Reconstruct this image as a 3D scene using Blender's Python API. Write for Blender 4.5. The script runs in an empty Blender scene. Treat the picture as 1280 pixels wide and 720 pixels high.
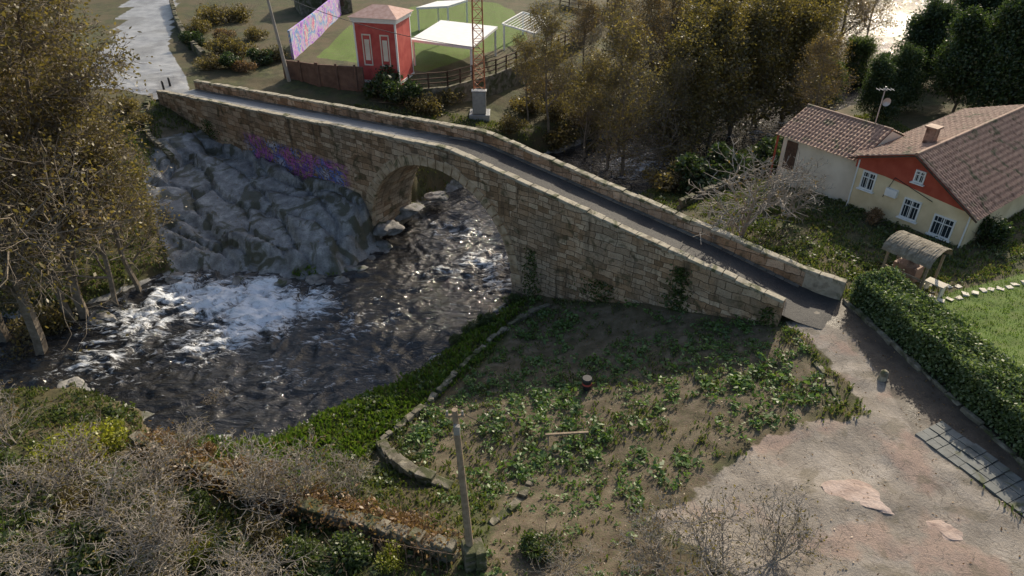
import bpy, math, random, bmesh
import numpy as np
from mathutils import Vector, Matrix, noise as mnoise
random.seed(5); RNG=np.random.default_rng(5)
scene=bpy.context.scene
CAMH=21.0; PITCH=math.radians(33); F=865.0
cp,sp=math.cos(PITCH),math.sin(PITCH)
def ray(u,v):
    dx=(u-640)/F; dy=(v-360)/F
    return np.array([dx,cp-dy*sp,-sp-dy*cp])
def P(u,v,z):
    r=ray(u,v); t=(z-CAMH)/r[2]
    return np.array([r[0]*t,r[1]*t,z])
# ---------------- noise ----------------
def _h(ix,iy,s):
    n=(ix*374761393+iy*668265263+s*1442695041)&0xffffffff
    n=((n^(n>>13))*1274126177)&0xffffffff
    return ((n^(n>>16))&0xffff)/65535.0
def vnoise(x,y,s=0):
    x=np.asarray(x,float);y=np.asarray(y,float)
    ix=np.floor(x).astype(np.int64);iy=np.floor(y).astype(np.int64)
    fx=x-ix;fy=y-iy;fx=fx*fx*(3-2*fx);fy=fy*fy*(3-2*fy)
    a=_h(ix,iy,s);b=_h(ix+1,iy,s);c=_h(ix,iy+1,s);d=_h(ix+1,iy+1,s)
    return (a*(1-fx)+b*fx)*(1-fy)+(c*(1-fx)+d*fx)*fy
def fbm(x,y,s=0,o=4):
    r=0;a=.5
    for i in range(o):
        r=r+a*vnoise(np.asarray(x)*2**i,np.asarray(y)*2**i,s+i); a*=.5
    return r/(1-.5**o)
def sdist(X,Y,poly):
    X=np.asarray(X,float);Y=np.asarray(Y,float)
    d=np.full(X.shape,1e9);ins=np.zeros(X.shape,bool);n=len(poly)
    for i in range(n):
        x0,y0=poly[i];x1,y1=poly[(i+1)%n]
        ex,ey=x1-x0,y1-y0;l2=ex*ex+ey*ey+1e-12
        t=np.clip(((X-x0)*ex+(Y-y0)*ey)/l2,0,1)
        d=np.minimum(d,(X-x0-t*ex)**2+(Y-y0-t*ey)**2)
        c=((y0>Y)!=(y1>Y))
        xx=ex*(Y-y0)/(ey if ey!=0 else 1e-12)+x0
        ins^=(c&(X<xx))
    d=np.sqrt(d)
    return np.where(ins,d,-d)
def smooth(t): 
    t=np.clip(t,0,1); return t*t*(3-2*t)
# ---------------- bridge frame ----------------
A=np.array([13.9,29.3]);B=np.array([-32.6,63.0])
BL=float(np.linalg.norm(B-A));BD=(B-A)/BL;BN=np.array([-BD[1],BD[0]])
if BN[1]<0: BN=-BN
BW=4.2;PH=.70
def btop(l):
    l=np.asarray(l,float)
    a=1+3.1*l/22.3; b=4.1-2.6*(l-22.3)/35.1
    k=.08
    return -k*np.log(np.exp(-a/k)+np.exp(-b/k))
def broad(l): return btop(l)-PH-.25*np.clip(1-np.asarray(l,float)/5,0,1)
def bw(l,n,z): 
    q=A+BD*l+BN*n
    return (q[0],q[1],float(z))
# ---------------- terrain ----------------
WZ=-5.2
ctrl=[(1010,400,0),(1040,380,0),(1100,460,0),(1200,600,0),(1280,720,-.2),(1000,620,-.3),(900,720,-.7),(760,650,-1.5),(640,720,-1.3),
(950,430,-.7),(900,400,-1.0),(800,380,-2.1),(720,375,-3.6),(660,372,-4.6),(900,480,-1.1),(800,470,-2.1),(700,450,-3.2),(620,460,-3.8),(560,530,-3.7),(640,530,-3.0),(740,560,-2.2),(850,560,-1.4),(960,520,-.6),
(620,600,-3.1),(560,600,-3.0),(520,560,-3.7),(560,650,-2.2),(580,700,-1.5),(470,570,-4.1),(450,520,-4.6),(390,550,-4.3),(540,450,-4.8),(400,600,-3.6),(450,640,-2.9),(300,570,-4.0),(300,620,-3.2),(400,690,-2.3),(200,600,-3.6),(100,650,-3),(200,700,-2.6),(0,720,-2.2),(0,560,-3.8),(80,500,-4.4),(150,540,-4.6),
(470,255,-1.6),(440,300,-3.3),(400,250,-2),(350,212,-1.9),(270,177,-1.4),(215,137,.25),(300,200,-1.6),(250,220,-2.0),(300,300,-3.6),(220,260,-2.9),(200,320,-4.5),(380,335,-4.5),(170,170,-.6),(140,130,.5),(60,200,-1.2),(0,300,-2.5),(60,370,-4.2),(0,100,.3),
(190,100,.6),(190,60,.7),(185,20,1.0),(100,60,1.0),(0,0,1.5),(300,80,.6),(360,98,.4),(430,60,.4),(480,98,.3),(520,100,.2),(600,70,.3),(700,40,.3),(560,30,.4),(400,10,.8),
(620,140,-2.5),(700,110,-2.6),(560,140,-1.5),(760,60,-2.0),(480,120,-.6),(400,115,-.2),(300,100,.2),
(1000,285,-.2),(950,260,-.5),(900,250,-1.5),(860,240,-3),(1050,330,0),(1150,310,0),(1230,300,0),(1280,400,0),(1200,400,0),(1000,230,-.4),(920,200,-2.5),(980,190,-2),(1100,120,-1.5),(1250,110,-.5),(1280,200,0)]
CP=np.array([P(*c) for c in ctrl]+[(-60,20,-2),(-60,60,0),(-60,120,3),(0,150,2),(60,180,3),(-30,5,-1.5),(0,5,-1),(30,5,0),(60,40,1),(90,100,2),(150,200,5),(-150,200,6),(0,300,8),(-200,0,3),(200,0,4),(0,-200,3),(300,600,20),(-300,600,22),(0,700,22)])
D=np.sqrt(((CP[:,None,:2]-CP[None,:,:2])**2).sum(-1))
n=len(CP);M=np.zeros((n+1,n+1));M[:n,:n]=D-np.eye(n)*.15;M[:n,n]=1;M[n,:n]=1
W=np.linalg.solve(M,np.append(CP[:,2],0))
def pxw(lst,z): return [tuple(P(u,v,z)[:2]) for u,v in lst]
river_poly=pxw([(646,372),(605,400),(560,430),(525,455),(480,480),(430,500),(385,528),(340,543),(270,548),(205,540),(180,505),(95,478),(-60,500),(-400,560)],WZ)+[(-120,20),(-120,45)]+pxw([(-260,400),(-60,405),(90,392),(190,350),(255,338),(330,345),(375,352),(425,348),(470,318),(488,285)],WZ)+[(-8.3,52),(-2,60),(8,68),(22,78),(44,108),(60,135),(75,170),(100,300),(140,300),(90,160),(76,128),(54,92),(36,72),(20,60),(9,52),(3.2,45.5)]
rock_poly=pxw([(205,200),(280,185),(350,215),(440,235),(478,262),(482,300),(430,350),(370,358),(300,345),(240,335),(200,300),(180,240)],-2.8)
NR=95
rock_seeds=RNG.uniform([-34,32],[-3,64],(NR,2));rock_h=RNG.uniform(-.42,.42,NR);rock_t=RNG.uniform(-.12,.12,(NR,2))
def hfun(X,Y):
    X=np.atleast_1d(np.asarray(X,float));Y=np.atleast_1d(np.asarray(Y,float));shp=X.shape
    x=X.ravel();y=Y.ravel();out=np.empty(x.shape)
    for s in range(0,len(x),20000):
        xs=x[s:s+20000];ys=y[s:s+20000]
        r=np.sqrt((xs[:,None]-CP[None,:,0])**2+(ys[:,None]-CP[None,:,1])**2)
        h=r@W[:n]+W[n]
        sd=sdist(xs,ys,rock_poly)
        m=smooth((sd+.2)/1.6)
        h=h+((fbm(xs*.5,ys*.5,3)-.5)*.35+(fbm(xs*2,ys*2,9)-.5)*.1)*(1-m*.8)
        if m.max()>0:
            wx=xs+(fbm(xs*.35,ys*.35,21,2)-.5)*1.6;wy=ys+(fbm(xs*.35,ys*.35,31,2)-.5)*1.6
            c,s_=math.cos(.75),math.sin(.75)
            rx=(wx*c-wy*s_)*.36;ry=(wx*s_+wy*c)*1.2
            sx=(rock_seeds[:,0]*c-rock_seeds[:,1]*s_)*.36;sy=(rock_seeds[:,0]*s_+rock_seeds[:,1]*c)*1.2
            d=np.sqrt((rx[:,None]-sx[None])**2+(ry[:,None]-sy[None])**2)
            o=np.argsort(d,axis=1)[:,:2];ii=o[:,0];d1=np.take_along_axis(d,o[:,:1],1)[:,0];d2=np.take_along_axis(d,o[:,1:2],1)[:,0]
            off=rock_h[ii]+rock_t[ii,0]*(wx-rock_seeds[ii,0])+rock_t[ii,1]*(wy-rock_seeds[ii,1])
            off=np.clip(off,-.6,.55)-.6*(1-smooth((d2-d1)/.34))+.2
            h=h+m*off
        sr=sdist(xs,ys,river_poly)+(fbm(xs*.9,ys*.9,44)-.5)*1.0
        hin=WZ-np.minimum(1.5,sr*.6)
        k=smooth(-sr/1.6)
        hout=(WZ-.02)+(np.maximum(h,WZ+.12)-WZ)*k
        h=np.where(sr>0,hin,hout)
        q0=xs-A[0];q1=ys-A[1];l=q0*BD[0]+q1*BD[1];nn=q0*BN[0]+q1*BN[1]
        inb=(l>-.5)&(l<BL+.5)&(nn>.05)&(nn<BW-.05)
        h=np.where(inb,np.minimum(h,broad(np.clip(l,0,BL))-.12),h)
        out[s:s+20000]=h
    return out.reshape(shp)
def H(x,y): return float(hfun([x],[y])[0])
def G(u,v):
    r=ray(u,v);t=np.arange(18,260,.15)
    z=CAMH+r[2]*t;hh=hfun(r[0]*t,r[1]*t)
    i=np.where(z<hh)[0]
    k=i[0] if len(i) else len(t)-1
    tt=t[k];return np.array([r[0]*tt,r[1]*tt,hh[k]])
def hgt(p,v):
    dy=(v-360)/F;t=p[1]/(cp-dy*sp)
    return CAMH+(-sp-dy*cp)*t-p[2]
# ---------------- mesh helpers ----------------
def npmesh(name,V,Q,mats,mi=None,smoothf=False):
    V=np.asarray(V,np.float32);Q=np.asarray(Q,np.int32)
    me=bpy.data.meshes.new(name);k=Q.shape[1]
    me.vertices.add(len(V));me.vertices.foreach_set('co',V.ravel())
    me.loops.add(Q.size);me.loops.foreach_set('vertex_index',Q.ravel())
    me.polygons.add(len(Q));me.polygons.foreach_set('loop_start',np.arange(len(Q),dtype=np.int32)*k)
    if mi is not None: me.polygons.foreach_set('material_index',np.asarray(mi,np.int32))
    me.polygons.foreach_set('use_smooth',np.full(len(Q),smoothf,dtype=bool))
    for m in (mats if isinstance(mats,(list,tuple)) else [mats]): me.materials.append(m)
    me.update(calc_edges=True);me.validate()
    return me
def obj(name,me,parent=None,loc=None,rotz=0,scale=None):
    o=bpy.data.objects.new(name,me);scene.collection.objects.link(o)
    if parent: o.parent=parent
    if loc is not None: o.location=tuple(float(c) for c in loc)
    o.rotation_euler[2]=rotz
    if scale is not None: o.scale=scale if isinstance(scale,(tuple,list)) else (scale,)*3
    return o
def pymesh(name,V,Fc,mat,parent=None,smoothf=False):
    me=bpy.data.meshes.new(name);me.from_pydata([tuple(map(float,v)) for v in V],[],Fc)
    me.materials.append(mat)
    if smoothf:
        for p in me.polygons:p.use_smooth=True
    me.update();return obj(name,me,parent)
def empty(name,loc=(0,0,0),rotz=0):
    o=bpy.data.objects.new(name,None);scene.collection.objects.link(o);o.location=tuple(float(c) for c in loc);o.rotation_euler[2]=rotz;return o
BOXF=[(0,3,2,1),(4,5,6,7),(0,1,5,4),(1,2,6,5),(2,3,7,6),(3,0,4,7)]
def boxv(c,s,rz=0,rx=0,ry=0):
    M=Matrix.Rotation(rz,3,'Z')@Matrix.Rotation(ry,3,'Y')@Matrix.Rotation(rx,3,'X')
    v=[]
    for z in(-.5,.5):
        for x,y in((-.5,-.5),(.5,-.5),(.5,.5),(-.5,.5)):
            q=M@Vector((x*s[0],y*s[1],z*s[2]));v.append((q.x+c[0],q.y+c[1],q.z+c[2]))
    return v
class MB:
    def __init__(s): s.V=[];s.F=[]
    def box(s,c,sz,rz=0,rx=0,ry=0,jit=0):
        b=len(s.V);v=boxv(c,sz,rz,rx,ry)
        if jit: v=[tuple(a+random.uniform(-jit,jit) for a in q) for q in v]
        s.V+=v;s.F+=[tuple(b+i for i in f) for f in BOXF]
    def tube(s,p0,p1,r0,r1=None,k=8):
        r1=r0 if r1 is None else r1
        p0=Vector(p0);p1=Vector(p1);d=(p1-p0).normalized();a=d.orthogonal().normalized();c=d.cross(a);b=len(s.V)
        for p,r in((p0,r0),(p1,r1)):
            for i in range(k):
                t=2*math.pi*i/k;s.V.append(tuple(p+(a*math.cos(t)+c*math.sin(t))*r))
        for i in range(k): s.F.append((b+i,b+(i+1)%k,b+k+(i+1)%k,b+k+i))
        s.F.append(tuple(b+i for i in range(k))[::-1]);s.F.append(tuple(b+k+i for i in range(k)))
    def poly(s,vs,fs):
        b=len(s.V);s.V+=list(vs);s.F+=[tuple(b+i for i in f) for f in fs]
    def make(s,name,mat,parent=None,bevel=0,smoothf=False):
        o=pymesh(name,s.V,s.F,mat,parent,smoothf)
        if bevel:
            m=o.modifiers.new('b','BEVEL');m.width=bevel;m.segments=2
        return o
# ---------------- materials ----------------
class NB:
    def __init__(s,name):
        s.m=bpy.data.materials.new(name);s.m.use_nodes=True;s.t=s.m.node_tree;s.t.nodes.clear()
        s.out=s.n('ShaderNodeOutputMaterial')
    def n(s,ty,**k):
        nd=s.t.nodes.new(ty)
        for a,b in k.items(): setattr(nd,a,b)
        return nd
    def l(s,a,b): s.t.links.new(a,b)
    def coord(s): 
        return s.n('ShaderNodeNewGeometry').outputs['Position']
    def noise(s,scale,detail=6,vec=None,rough=.55,dist=0):
        nd=s.n('ShaderNodeTexNoise');nd.inputs['Scale'].default_value=scale;nd.inputs['Detail'].default_value=min(detail,5);nd.inputs['Roughness'].default_value=rough;nd.inputs['Distortion'].default_value=dist
        s.l(vec if vec is not None else s.coord(),nd.inputs['Vector']);return nd.outputs[0]
    def ramp(s,fac,stops):
        nd=s.n('ShaderNodeValToRGB');e=nd.color_ramp.elements
        while len(e)<len(stops): e.new(.5)
        for el,(p,c) in zip(e,stops):
            el.position=p;el.color=(c,c,c,1) if not isinstance(c,(tuple,list)) else (*c,1)
        s.l(fac,nd.inputs[0]);return nd.outputs[0]
    def math(s,op,a,b=None,clamp=False):
        nd=s.n('ShaderNodeMath',operation=op,use_clamp=clamp)
        for i,x in enumerate((a,b)):
            if x is None: continue
            if isinstance(x,(int,float)): nd.inputs[i].default_value=x
            else: s.l(x,nd.inputs[i])
        return nd.outputs[0]
    def mix(s,fac,a,b,mode='MIX'):
        nd=s.n('ShaderNodeMix',data_type='RGBA',blend_type=mode)
        for i,x in((0,fac),(6,a),(7,b)):
            if isinstance(x,(int,float)): nd.inputs[i].default_value=x
            elif isinstance(x,(tuple,list)): nd.inputs[i].default_value=(*x,1)
            else: s.l(x,nd.inputs[i])
        return nd.outputs[2]
    def bsdf(s,col,rough=.85,bump=None,bstr=.5,bdist=.03,spec=.3,metal=0):
        b=s.n('ShaderNodeBsdfPrincipled')
        for k,x in(('Base Color',col),('Roughness',rough),('Metallic',metal),('Specular IOR Level',spec)):
            if isinstance(x,(int,float)): b.inputs[k].default_value=x
            elif isinstance(x,(tuple,list)): b.inputs[k].default_value=(*x,1)
            else: s.l(x,b.inputs[k])
        if bump is not None:
            bp=s.n('ShaderNodeBump');bp.inputs['Strength'].default_value=bstr;bp.inputs['Distance'].default_value=bdist
            s.l(bump,bp.inputs['Height']);s.l(bp.outputs[0],b.inputs['Normal'])
        s.l(b.outputs[0],s.out.inputs[0]);return b
def simple(name,c1,c2,scale=3,rough=.8,bs=.4,bd=.02,c3=None,metal=0,spec=.3,moss=0):
    b=NB(name);f=b.noise(scale,8)
    st=[(.3,c1),(.68,c2)] if c3 is None else [(.3,c1),(.5,c2),(.7,c3)]
    c=b.ramp(f,st)
    if moss: c=b.mix(b.ramp(b.noise(.9,7,dist=1),[(.62-moss*.2,0),(.72-moss*.2,.85)]),c,(.06,.07,.025))
    b.bsdf(c,rough,b.noise(scale*6,6),bs,bd,spec,metal);return b.m
def leafmat(name,cols,trans=.45,big=.25):
    b=NB(name);g=b.n('ShaderNodeNewGeometry')
    f=b.math('ADD',b.math('MULTIPLY',g.outputs['Random Per Island'],.6),b.math('MULTIPLY',b.noise(big,3),.45))
    n_=len(cols);c=b.ramp(f,[(.2+.65*i/(n_-1),cc) for i,cc in enumerate(cols)])
    d=b.n('ShaderNodeBsdfDiffuse');t=b.n('ShaderNodeBsdfTranslucent');gl=b.n('ShaderNodeBsdfGlossy');gl.inputs['Roughness'].default_value=.45;gl.inputs['Color'].default_value=(.6,.6,.6,1)
    b.l(c,d.inputs[0]);b.l(b.mix(1,c,(1.25,1.3,.7),'MULTIPLY'),t.inputs[0])
    m=b.n('ShaderNodeMixShader');m.inputs[0].default_value=trans;b.l(d.outputs[0],m.inputs[1]);b.l(t.outputs[0],m.inputs[2])
    m2=b.n('ShaderNodeMixShader');m2.inputs[0].default_value=.06;b.l(m.outputs[0],m2.inputs[1]);b.l(gl.outputs[0],m2.inputs[2])
    b.l(m2.outputs[0],b.out.inputs[0]);return b.m
def ground_mat():
    b=NB('ground_mat')
    a1=b.n('ShaderNodeAttribute',attribute_name='zoneA');a2=b.n('ShaderNodeAttribute',attribute_name='zoneB')
    s1=b.n('ShaderNodeSeparateColor');s2=b.n('ShaderNodeSeparateColor');b.l(a1.outputs['Color'],s1.inputs[0]);b.l(a2.outputs['Color'],s2.inputs[0])
    n1=b.noise(.35,6);n2=b.noise(1.6,8);n3=b.noise(9,8,rough=.65);n4=b.noise(30,3)
    def mk(ch,w=.5,soft=.06,nz=None):
        x=b.math('ADD',ch,b.math('MULTIPLY',b.math('SUBTRACT',nz if nz is not None else n2,.5),w))
        return b.ramp(x,[(.5-soft,0),(.5+soft,1)])
    grass=b.mix(b.ramp(n2,[(.35,0),(.62,1)]),(.042,.05,.02),(.08,.092,.028))
    grass=b.mix(b.ramp(n1,[(.42,0),(.6,1)]),grass,(.11,.09,.045))
    grass=b.mix(b.ramp(n3,[(.3,.6),(.7,0)]),grass,(.05,.038,.022))
    dirt=b.ramp(n2,[(.3,(.07,.05,.034)),(.5,(.13,.095,.066)),(.7,(.19,.15,.108))])
    dirt=b.mix(b.ramp(n3,[(.4,0),(.65,.6)]),dirt,(.08,.09,.036))
    rock=b.ramp(n2,[(.25,(.13,.13,.135)),(.5,(.25,.25,.25)),(.7,(.40,.40,.39))])
    rock=b.mix(b.ramp(b.noise(.6,7,dist=1.0),[(.50,0),(.58,.85)]),rock,(.06,.06,.028))
    rock=b.mix(b.ramp(n3,[(.3,.55),(.5,0)]),rock,(.06,.055,.05))
    conc=b.ramp(b.noise(.5,8,rough=.65),[(.3,(.18,.155,.13)),(.5,(.29,.255,.215)),(.7,(.42,.375,.33))])
    conc=b.mix(b.ramp(n1,[(.52,0),(.6,.7)]),conc,(.34,.235,.19))
    conc=b.mix(b.ramp(b.noise(.55,4,dist=2.0),[(.485,0),(.5,.75),(.515,0)]),conc,(.12,.10,.08))
    conc=b.mix(b.ramp(n4,[(.35,.4),(.6,0)]),conc,(.13,.11,.09))
    conc=b.mix(b.ramp(b.noise(.9,7),[(.56,0),(.64,.6)]),conc,(.14,.12,.085))
    asp=b.ramp(n2,[(.3,(.045,.036,.03)),(.7,(.10,.08,.062))]);asp=b.mix(b.ramp(n4,[(.55,0),(.7,.8)]),asp,(.15,.105,.065))
    lawn=b.mix(b.ramp(n3,[(.3,0),(.7,1)]),(.06,.12,.014),(.13,.19,.03))
    lawn=b.mix(b.ramp(n2,[(.45,0),(.65,.5)]),lawn,(.10,.11,.035))
    road=b.ramp(b.noise(.8,6),[(.3,(.2,.2,.21)),(.7,(.4,.4,.4))])
    road=b.mix(b.ramp(b.noise(.25,5),[(.5,0),(.6,.6)]),road,(.15,.14,.13))
    c=b.mix(mk(s1.outputs[1],.7,.15),grass,dirt)
    c=b.mix(mk(s1.outputs[2],.45,.05),c,rock)
    c=b.mix(mk(s1.outputs[0],.8,.05),c,conc)
    c=b.mix(mk(s2.outputs[0],.3,.1),c,asp)
    c=b.mix(mk(s2.outputs[1],.1,.05),c,lawn)
    mr=mk(s2.outputs[2],.3,.05)
    c=b.mix(mr,c,road)
    wet=b.ramp(n1,[(.4,.35),(.6,.75)])
    r=b.mix(mk(s2.outputs[0],.3,.1),(.9,.9,.9),wet)
    r=b.mix(mk(s1.outputs[2],.45,.05),r,(.42,.42,.42))
    r=b.mix(mr,r,(.36,.36,.36))
    hh=b.math('ADD',b.math('MULTIPLY',n3,1.0),b.math('MULTIPLY',n4,.4))
    b.bsdf(c,r,hh,.6,.08,.4);return b.m
def masonry(name):
    b=NB(name);uv=b.n('ShaderNodeUVMap').outputs[0]
    dn=b.n('ShaderNodeTexNoise');dn.inputs['Scale'].default_value=.9;dn.inputs['Detail'].default_value=3;b.l(uv,dn.inputs['Vector'])
    va=b.n('ShaderNodeVectorMath',operation='MULTIPLY');va.inputs[1].default_value=(.5,.38,0);b.l(dn.outputs[1],va.inputs[0])
    vv=b.n('ShaderNodeVectorMath',operation='ADD');b.l(uv,vv.inputs[0]);b.l(va.outputs[0],vv.inputs[1])
    def brick(w,h,sq,fr):
        br=b.n('ShaderNodeTexBrick');br.offset=.5;br.squash=sq;br.squash_frequency=fr
        for k,x in(('Scale',1),('Mortar Size',.02),('Mortar Smooth',.6),('Bias',0),('Brick Width',w),('Row Height',h)): br.inputs[k].default_value=x
        br.inputs['Color1'].default_value=(0,0,0,1);br.inputs['Color2'].default_value=(1,1,1,1);br.inputs['Mortar'].default_value=(.5,.5,.5,1)
        b.l(vv.outputs[0],br.inputs['Vector']);return br
    A_=brick(.95,.46,1.5,3);B_=brick(.58,.34,1.3,2)
    n1=b.noise(.35,6);n2=b.noise(2.6,8,rough=.7);n3=b.noise(14,6)
    sel=b.ramp(b.noise(.22,2,uv),[(.49,0),(.51,1)])
    bc=b.mix(sel,A_.outputs[0],B_.outputs[0]);bf=b.mix(sel,A_.outputs[1],B_.outputs[1])
    f=b.math('ADD',b.math('MULTIPLY',bc,.55),b.math('MULTIPLY',n2,.5))
    c=b.ramp(f,[(.22,(.19,.12,.07)),(.45,(.40,.26,.155)),(.6,(.47,.33,.22)),(.82,(.62,.48,.34))])
    c=b.mix(b.ramp(n1,[(.44,0),(.62,.55)]),c,b.mix(n2,(.16,.135,.10),(.42,.37,.3)))
    c=b.mix(b.ramp(b.noise(1.1,7,dist=.8),[(.56,0),(.66,.75)]),c,(.08,.078,.042))
    mp=b.n('ShaderNodeMapping');mp.inputs['Scale'].default_value=(1.6,.16,1);b.l(uv,mp.inputs[0])
    c=b.mix(b.ramp(b.noise(1,5,mp.outputs[0],.65),[(.54,0),(.66,.65)]),c,(.08,.065,.048))
    sz=b.n('ShaderNodeSeparateXYZ');b.l(b.coord(),sz.inputs[0])
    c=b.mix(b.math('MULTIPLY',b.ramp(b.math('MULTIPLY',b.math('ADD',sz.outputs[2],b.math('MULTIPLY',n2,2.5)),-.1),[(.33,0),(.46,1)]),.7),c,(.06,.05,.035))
    c=b.mix(b.ramp(n3,[(.3,.5),(.5,0)]),c,(.09,.065,.045))
    c=b.mix(b.math('MULTIPLY',bf,b.ramp(n2,[(.35,.35),(.6,1)])),c,(.09,.065,.04))
    sx=b.n('ShaderNodeSeparateXYZ');b.l(uv,sx.inputs[0])
    reg=b.math('MULTIPLY',b.ramp(b.math('MULTIPLY',sx.outputs[0],.01),[(.322,0),(.33,1),(.44,1),(.455,0)]),
               b.ramp(b.math('MULTIPLY',b.math('ADD',sx.outputs[1],5),.1),[(.28,0),(.31,1),(.52,1),(.56,0)]))
    wn=b.noise(.7,1,uv,dist=4.5);gc=b.ramp(b.noise(.45,1,uv),[(.3,(.14,.07,.5)),(.45,(.6,.15,.5)),(.55,(.08,.2,.65)),(.7,(.75,.75,.8))])
    fill=b.ramp(wn,[(.40,0),(.43,1),(.56,1),(.59,0)]);edge=b.ramp(wn,[(.38,0),(.40,1),(.425,1),(.44,0),(.55,0),(.565,1),(.59,1),(.61,0)])
    c=b.mix(b.math('MULTIPLY',b.math('MULTIPLY',reg,fill),.8),c,gc)
    c=b.mix(b.math('MULTIPLY',b.math('MULTIPLY',reg,edge),.85),c,(.05,.03,.12))
    hh=b.math('ADD',b.math('SUBTRACT',1,bf),b.math('ADD',b.math('MULTIPLY',n2,.9),b.math('MULTIPLY',bc,.5)))
    b.bsdf(c,.9,hh,1.0,.08,.2);return b.m
def water_mat():
    b=NB('water_mat')
    a=b.n('ShaderNodeAttribute',attribute_name='foam_glint')
    mp=b.n('ShaderNodeMapping');mp.inputs['Rotation'].default_value=(0,0,math.radians(-32));mp.inputs['Scale'].default_value=(.5,1.5,1);b.l(b.coord(),mp.inputs[0])
    w1=b.noise(1.4,5,mp.outputs[0],dist=1.2);w2=b.noise(5,5,mp.outputs[0],.6,.8)
    base=b.ramp(w1,[(.3,(.010,.012,.017)),(.7,(.03,.027,.022))])
    fm=b.math('ADD',a.outputs['Fac'],b.math('MULTIPLY',b.math('SUBTRACT',b.noise(1.5,9,mp.outputs[0],.7,1.6),.5),2.2))
    fmask=b.ramp(fm,[(.55,0),(.75,.4),(1.0,1)])
    c=b.mix(fmask,base,(.78,.82,.88))
    r=b.mix(fmask,(.05,.05,.05),(.8,.8,.8))
    hh=b.math('ADD',w1,b.math('MULTIPLY',w2,.35))
    b.bsdf(c,r,hh,.8,.22,.6);return b.m
M_ground=ground_mat();M_mas=masonry('bridge_masonry');M_water=water_mat()
M_cop=simple('coping_granite',(.15,.13,.095),(.40,.36,.28),1.6,.85,.7,.03,c3=(.28,.25,.19),moss=.5)
M_vous=simple('voussoir_granite',(.24,.17,.10),(.44,.33,.22),2.2,.85,.7,.03,c3=(.54,.43,.31),moss=.15)
M_drywall=simple('dry_stone',(.09,.08,.055),(.18,.16,.12),2.5,.9,.8,.04,c3=(.3,.27,.21),moss=.7)
M_rock=simple('river_rock',(.11,.105,.10),(.22,.21,.2),1.3,.8,.8,.05,c3=(.34,.33,.31),moss=.4)
M_outc=simple('pink_granite',(.28,.2,.165),(.42,.32,.27),1.3,.8,.8,.05,c3=(.5,.4,.35))
M_fern=leafmat('dead_fern',[(.12,.065,.03),(.22,.13,.065),(.3,.2,.1)],.35)
M_bark=simple('bark',(.07,.055,.04),(.16,.13,.10),4,.9,.6)
M_barkp=simple('bark_pale',(.12,.095,.07),(.25,.21,.165),4,.9,.6)
M_barkf=simple('bark_fruit',(.2,.17,.14),(.36,.32,.27),4,.9,.6)
M_conc=simple('concrete',(.26,.24,.21),(.38,.36,.32),2,.85,.4)
M_wood=simple('wood_weathered',(.2,.15,.1),(.36,.28,.2),5,.8,.4)
M_woodd=simple('wood_dark',(.06,.035,.025),(.12,.075,.05),5,.8,.4)
M_metal=simple('galvanised',(.3,.31,.32),(.4,.41,.42),3,.45,.1,metal=.4)
M_rustd=simple('rusty_iron',(.1,.07,.05),(.2,.14,.1),6,.7,.2)
M_rust=simple('rust_orange',(.3,.1,.05),(.45,.18,.09),4,.6,.2)
M_dark=simple('dark_plastic',(.02,.02,.022),(.04,.04,.045),4,.4,.1)
M_cream=simple('cream_render',(.60,.48,.29),(.78,.65,.43),.8,.9,.3,.01)
M_whitew=simple('white_render',(.58,.52,.42),(.75,.69,.58),.8,.9,.3,.01)
M_redp=simple('red_paint',(.42,.06,.055),(.56,.12,.10),1.2,.7,.2,.01)
M_white=simple('white_paint',(.72,.72,.7),(.82,.82,.8),2,.5,.1,.01)
M_tile=simple('clay_tile',(.12,.06,.04),(.34,.21,.15),2.2,.7,.5,.02,c3=(.22,.12,.085),spec=.45,moss=.25)
M_tilep=simple('pink_tile',(.4,.24,.2),(.55,.38,.33),2.5,.8,.5)
M_glass=NB('window_glass');M_glass.bsdf((.03,.04,.05),.06,spec=.6);M_glass=M_glass.m
L_olive=leafmat('leaf_olive',[(.09,.075,.03),(.15,.12,.045),(.23,.175,.07)],.5)
L_gold=leafmat('leaf_gold',[(.09,.08,.03),(.15,.12,.042),(.22,.17,.06)],.5)
L_brown=leafmat('leaf_brown',[(.09,.07,.035),(.17,.12,.055),(.25,.17,.075)],.45)
L_dark=leafmat('leaf_dark',[(.022,.038,.014),(.042,.07,.022),(.075,.11,.035)],.35)
L_green=leafmat('leaf_green',[(.04,.065,.018),(.075,.11,.028),(.125,.165,.045)],.45)
L_yel=leafmat('leaf_yellow',[(.15,.17,.025),(.26,.28,.035),(.38,.37,.06)],.5)
L_weed=leafmat('leaf_weed',[(.06,.115,.03),(.105,.18,.048),(.17,.26,.07)],.4,.6)
L_grass=leafmat('grass_blade',[(.045,.07,.018),(.085,.12,.028),(.13,.165,.045),(.2,.17,.08)],.4,.5)
L_lawn=leafmat('lawn_blade',[(.06,.12,.012),(.11,.18,.025),(.18,.25,.045)],.4,.5)
L_hedge=leafmat('leaf_hedge',[(.05,.085,.025),(.10,.15,.05),(.24,.29,.15)],.35,.8)
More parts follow.
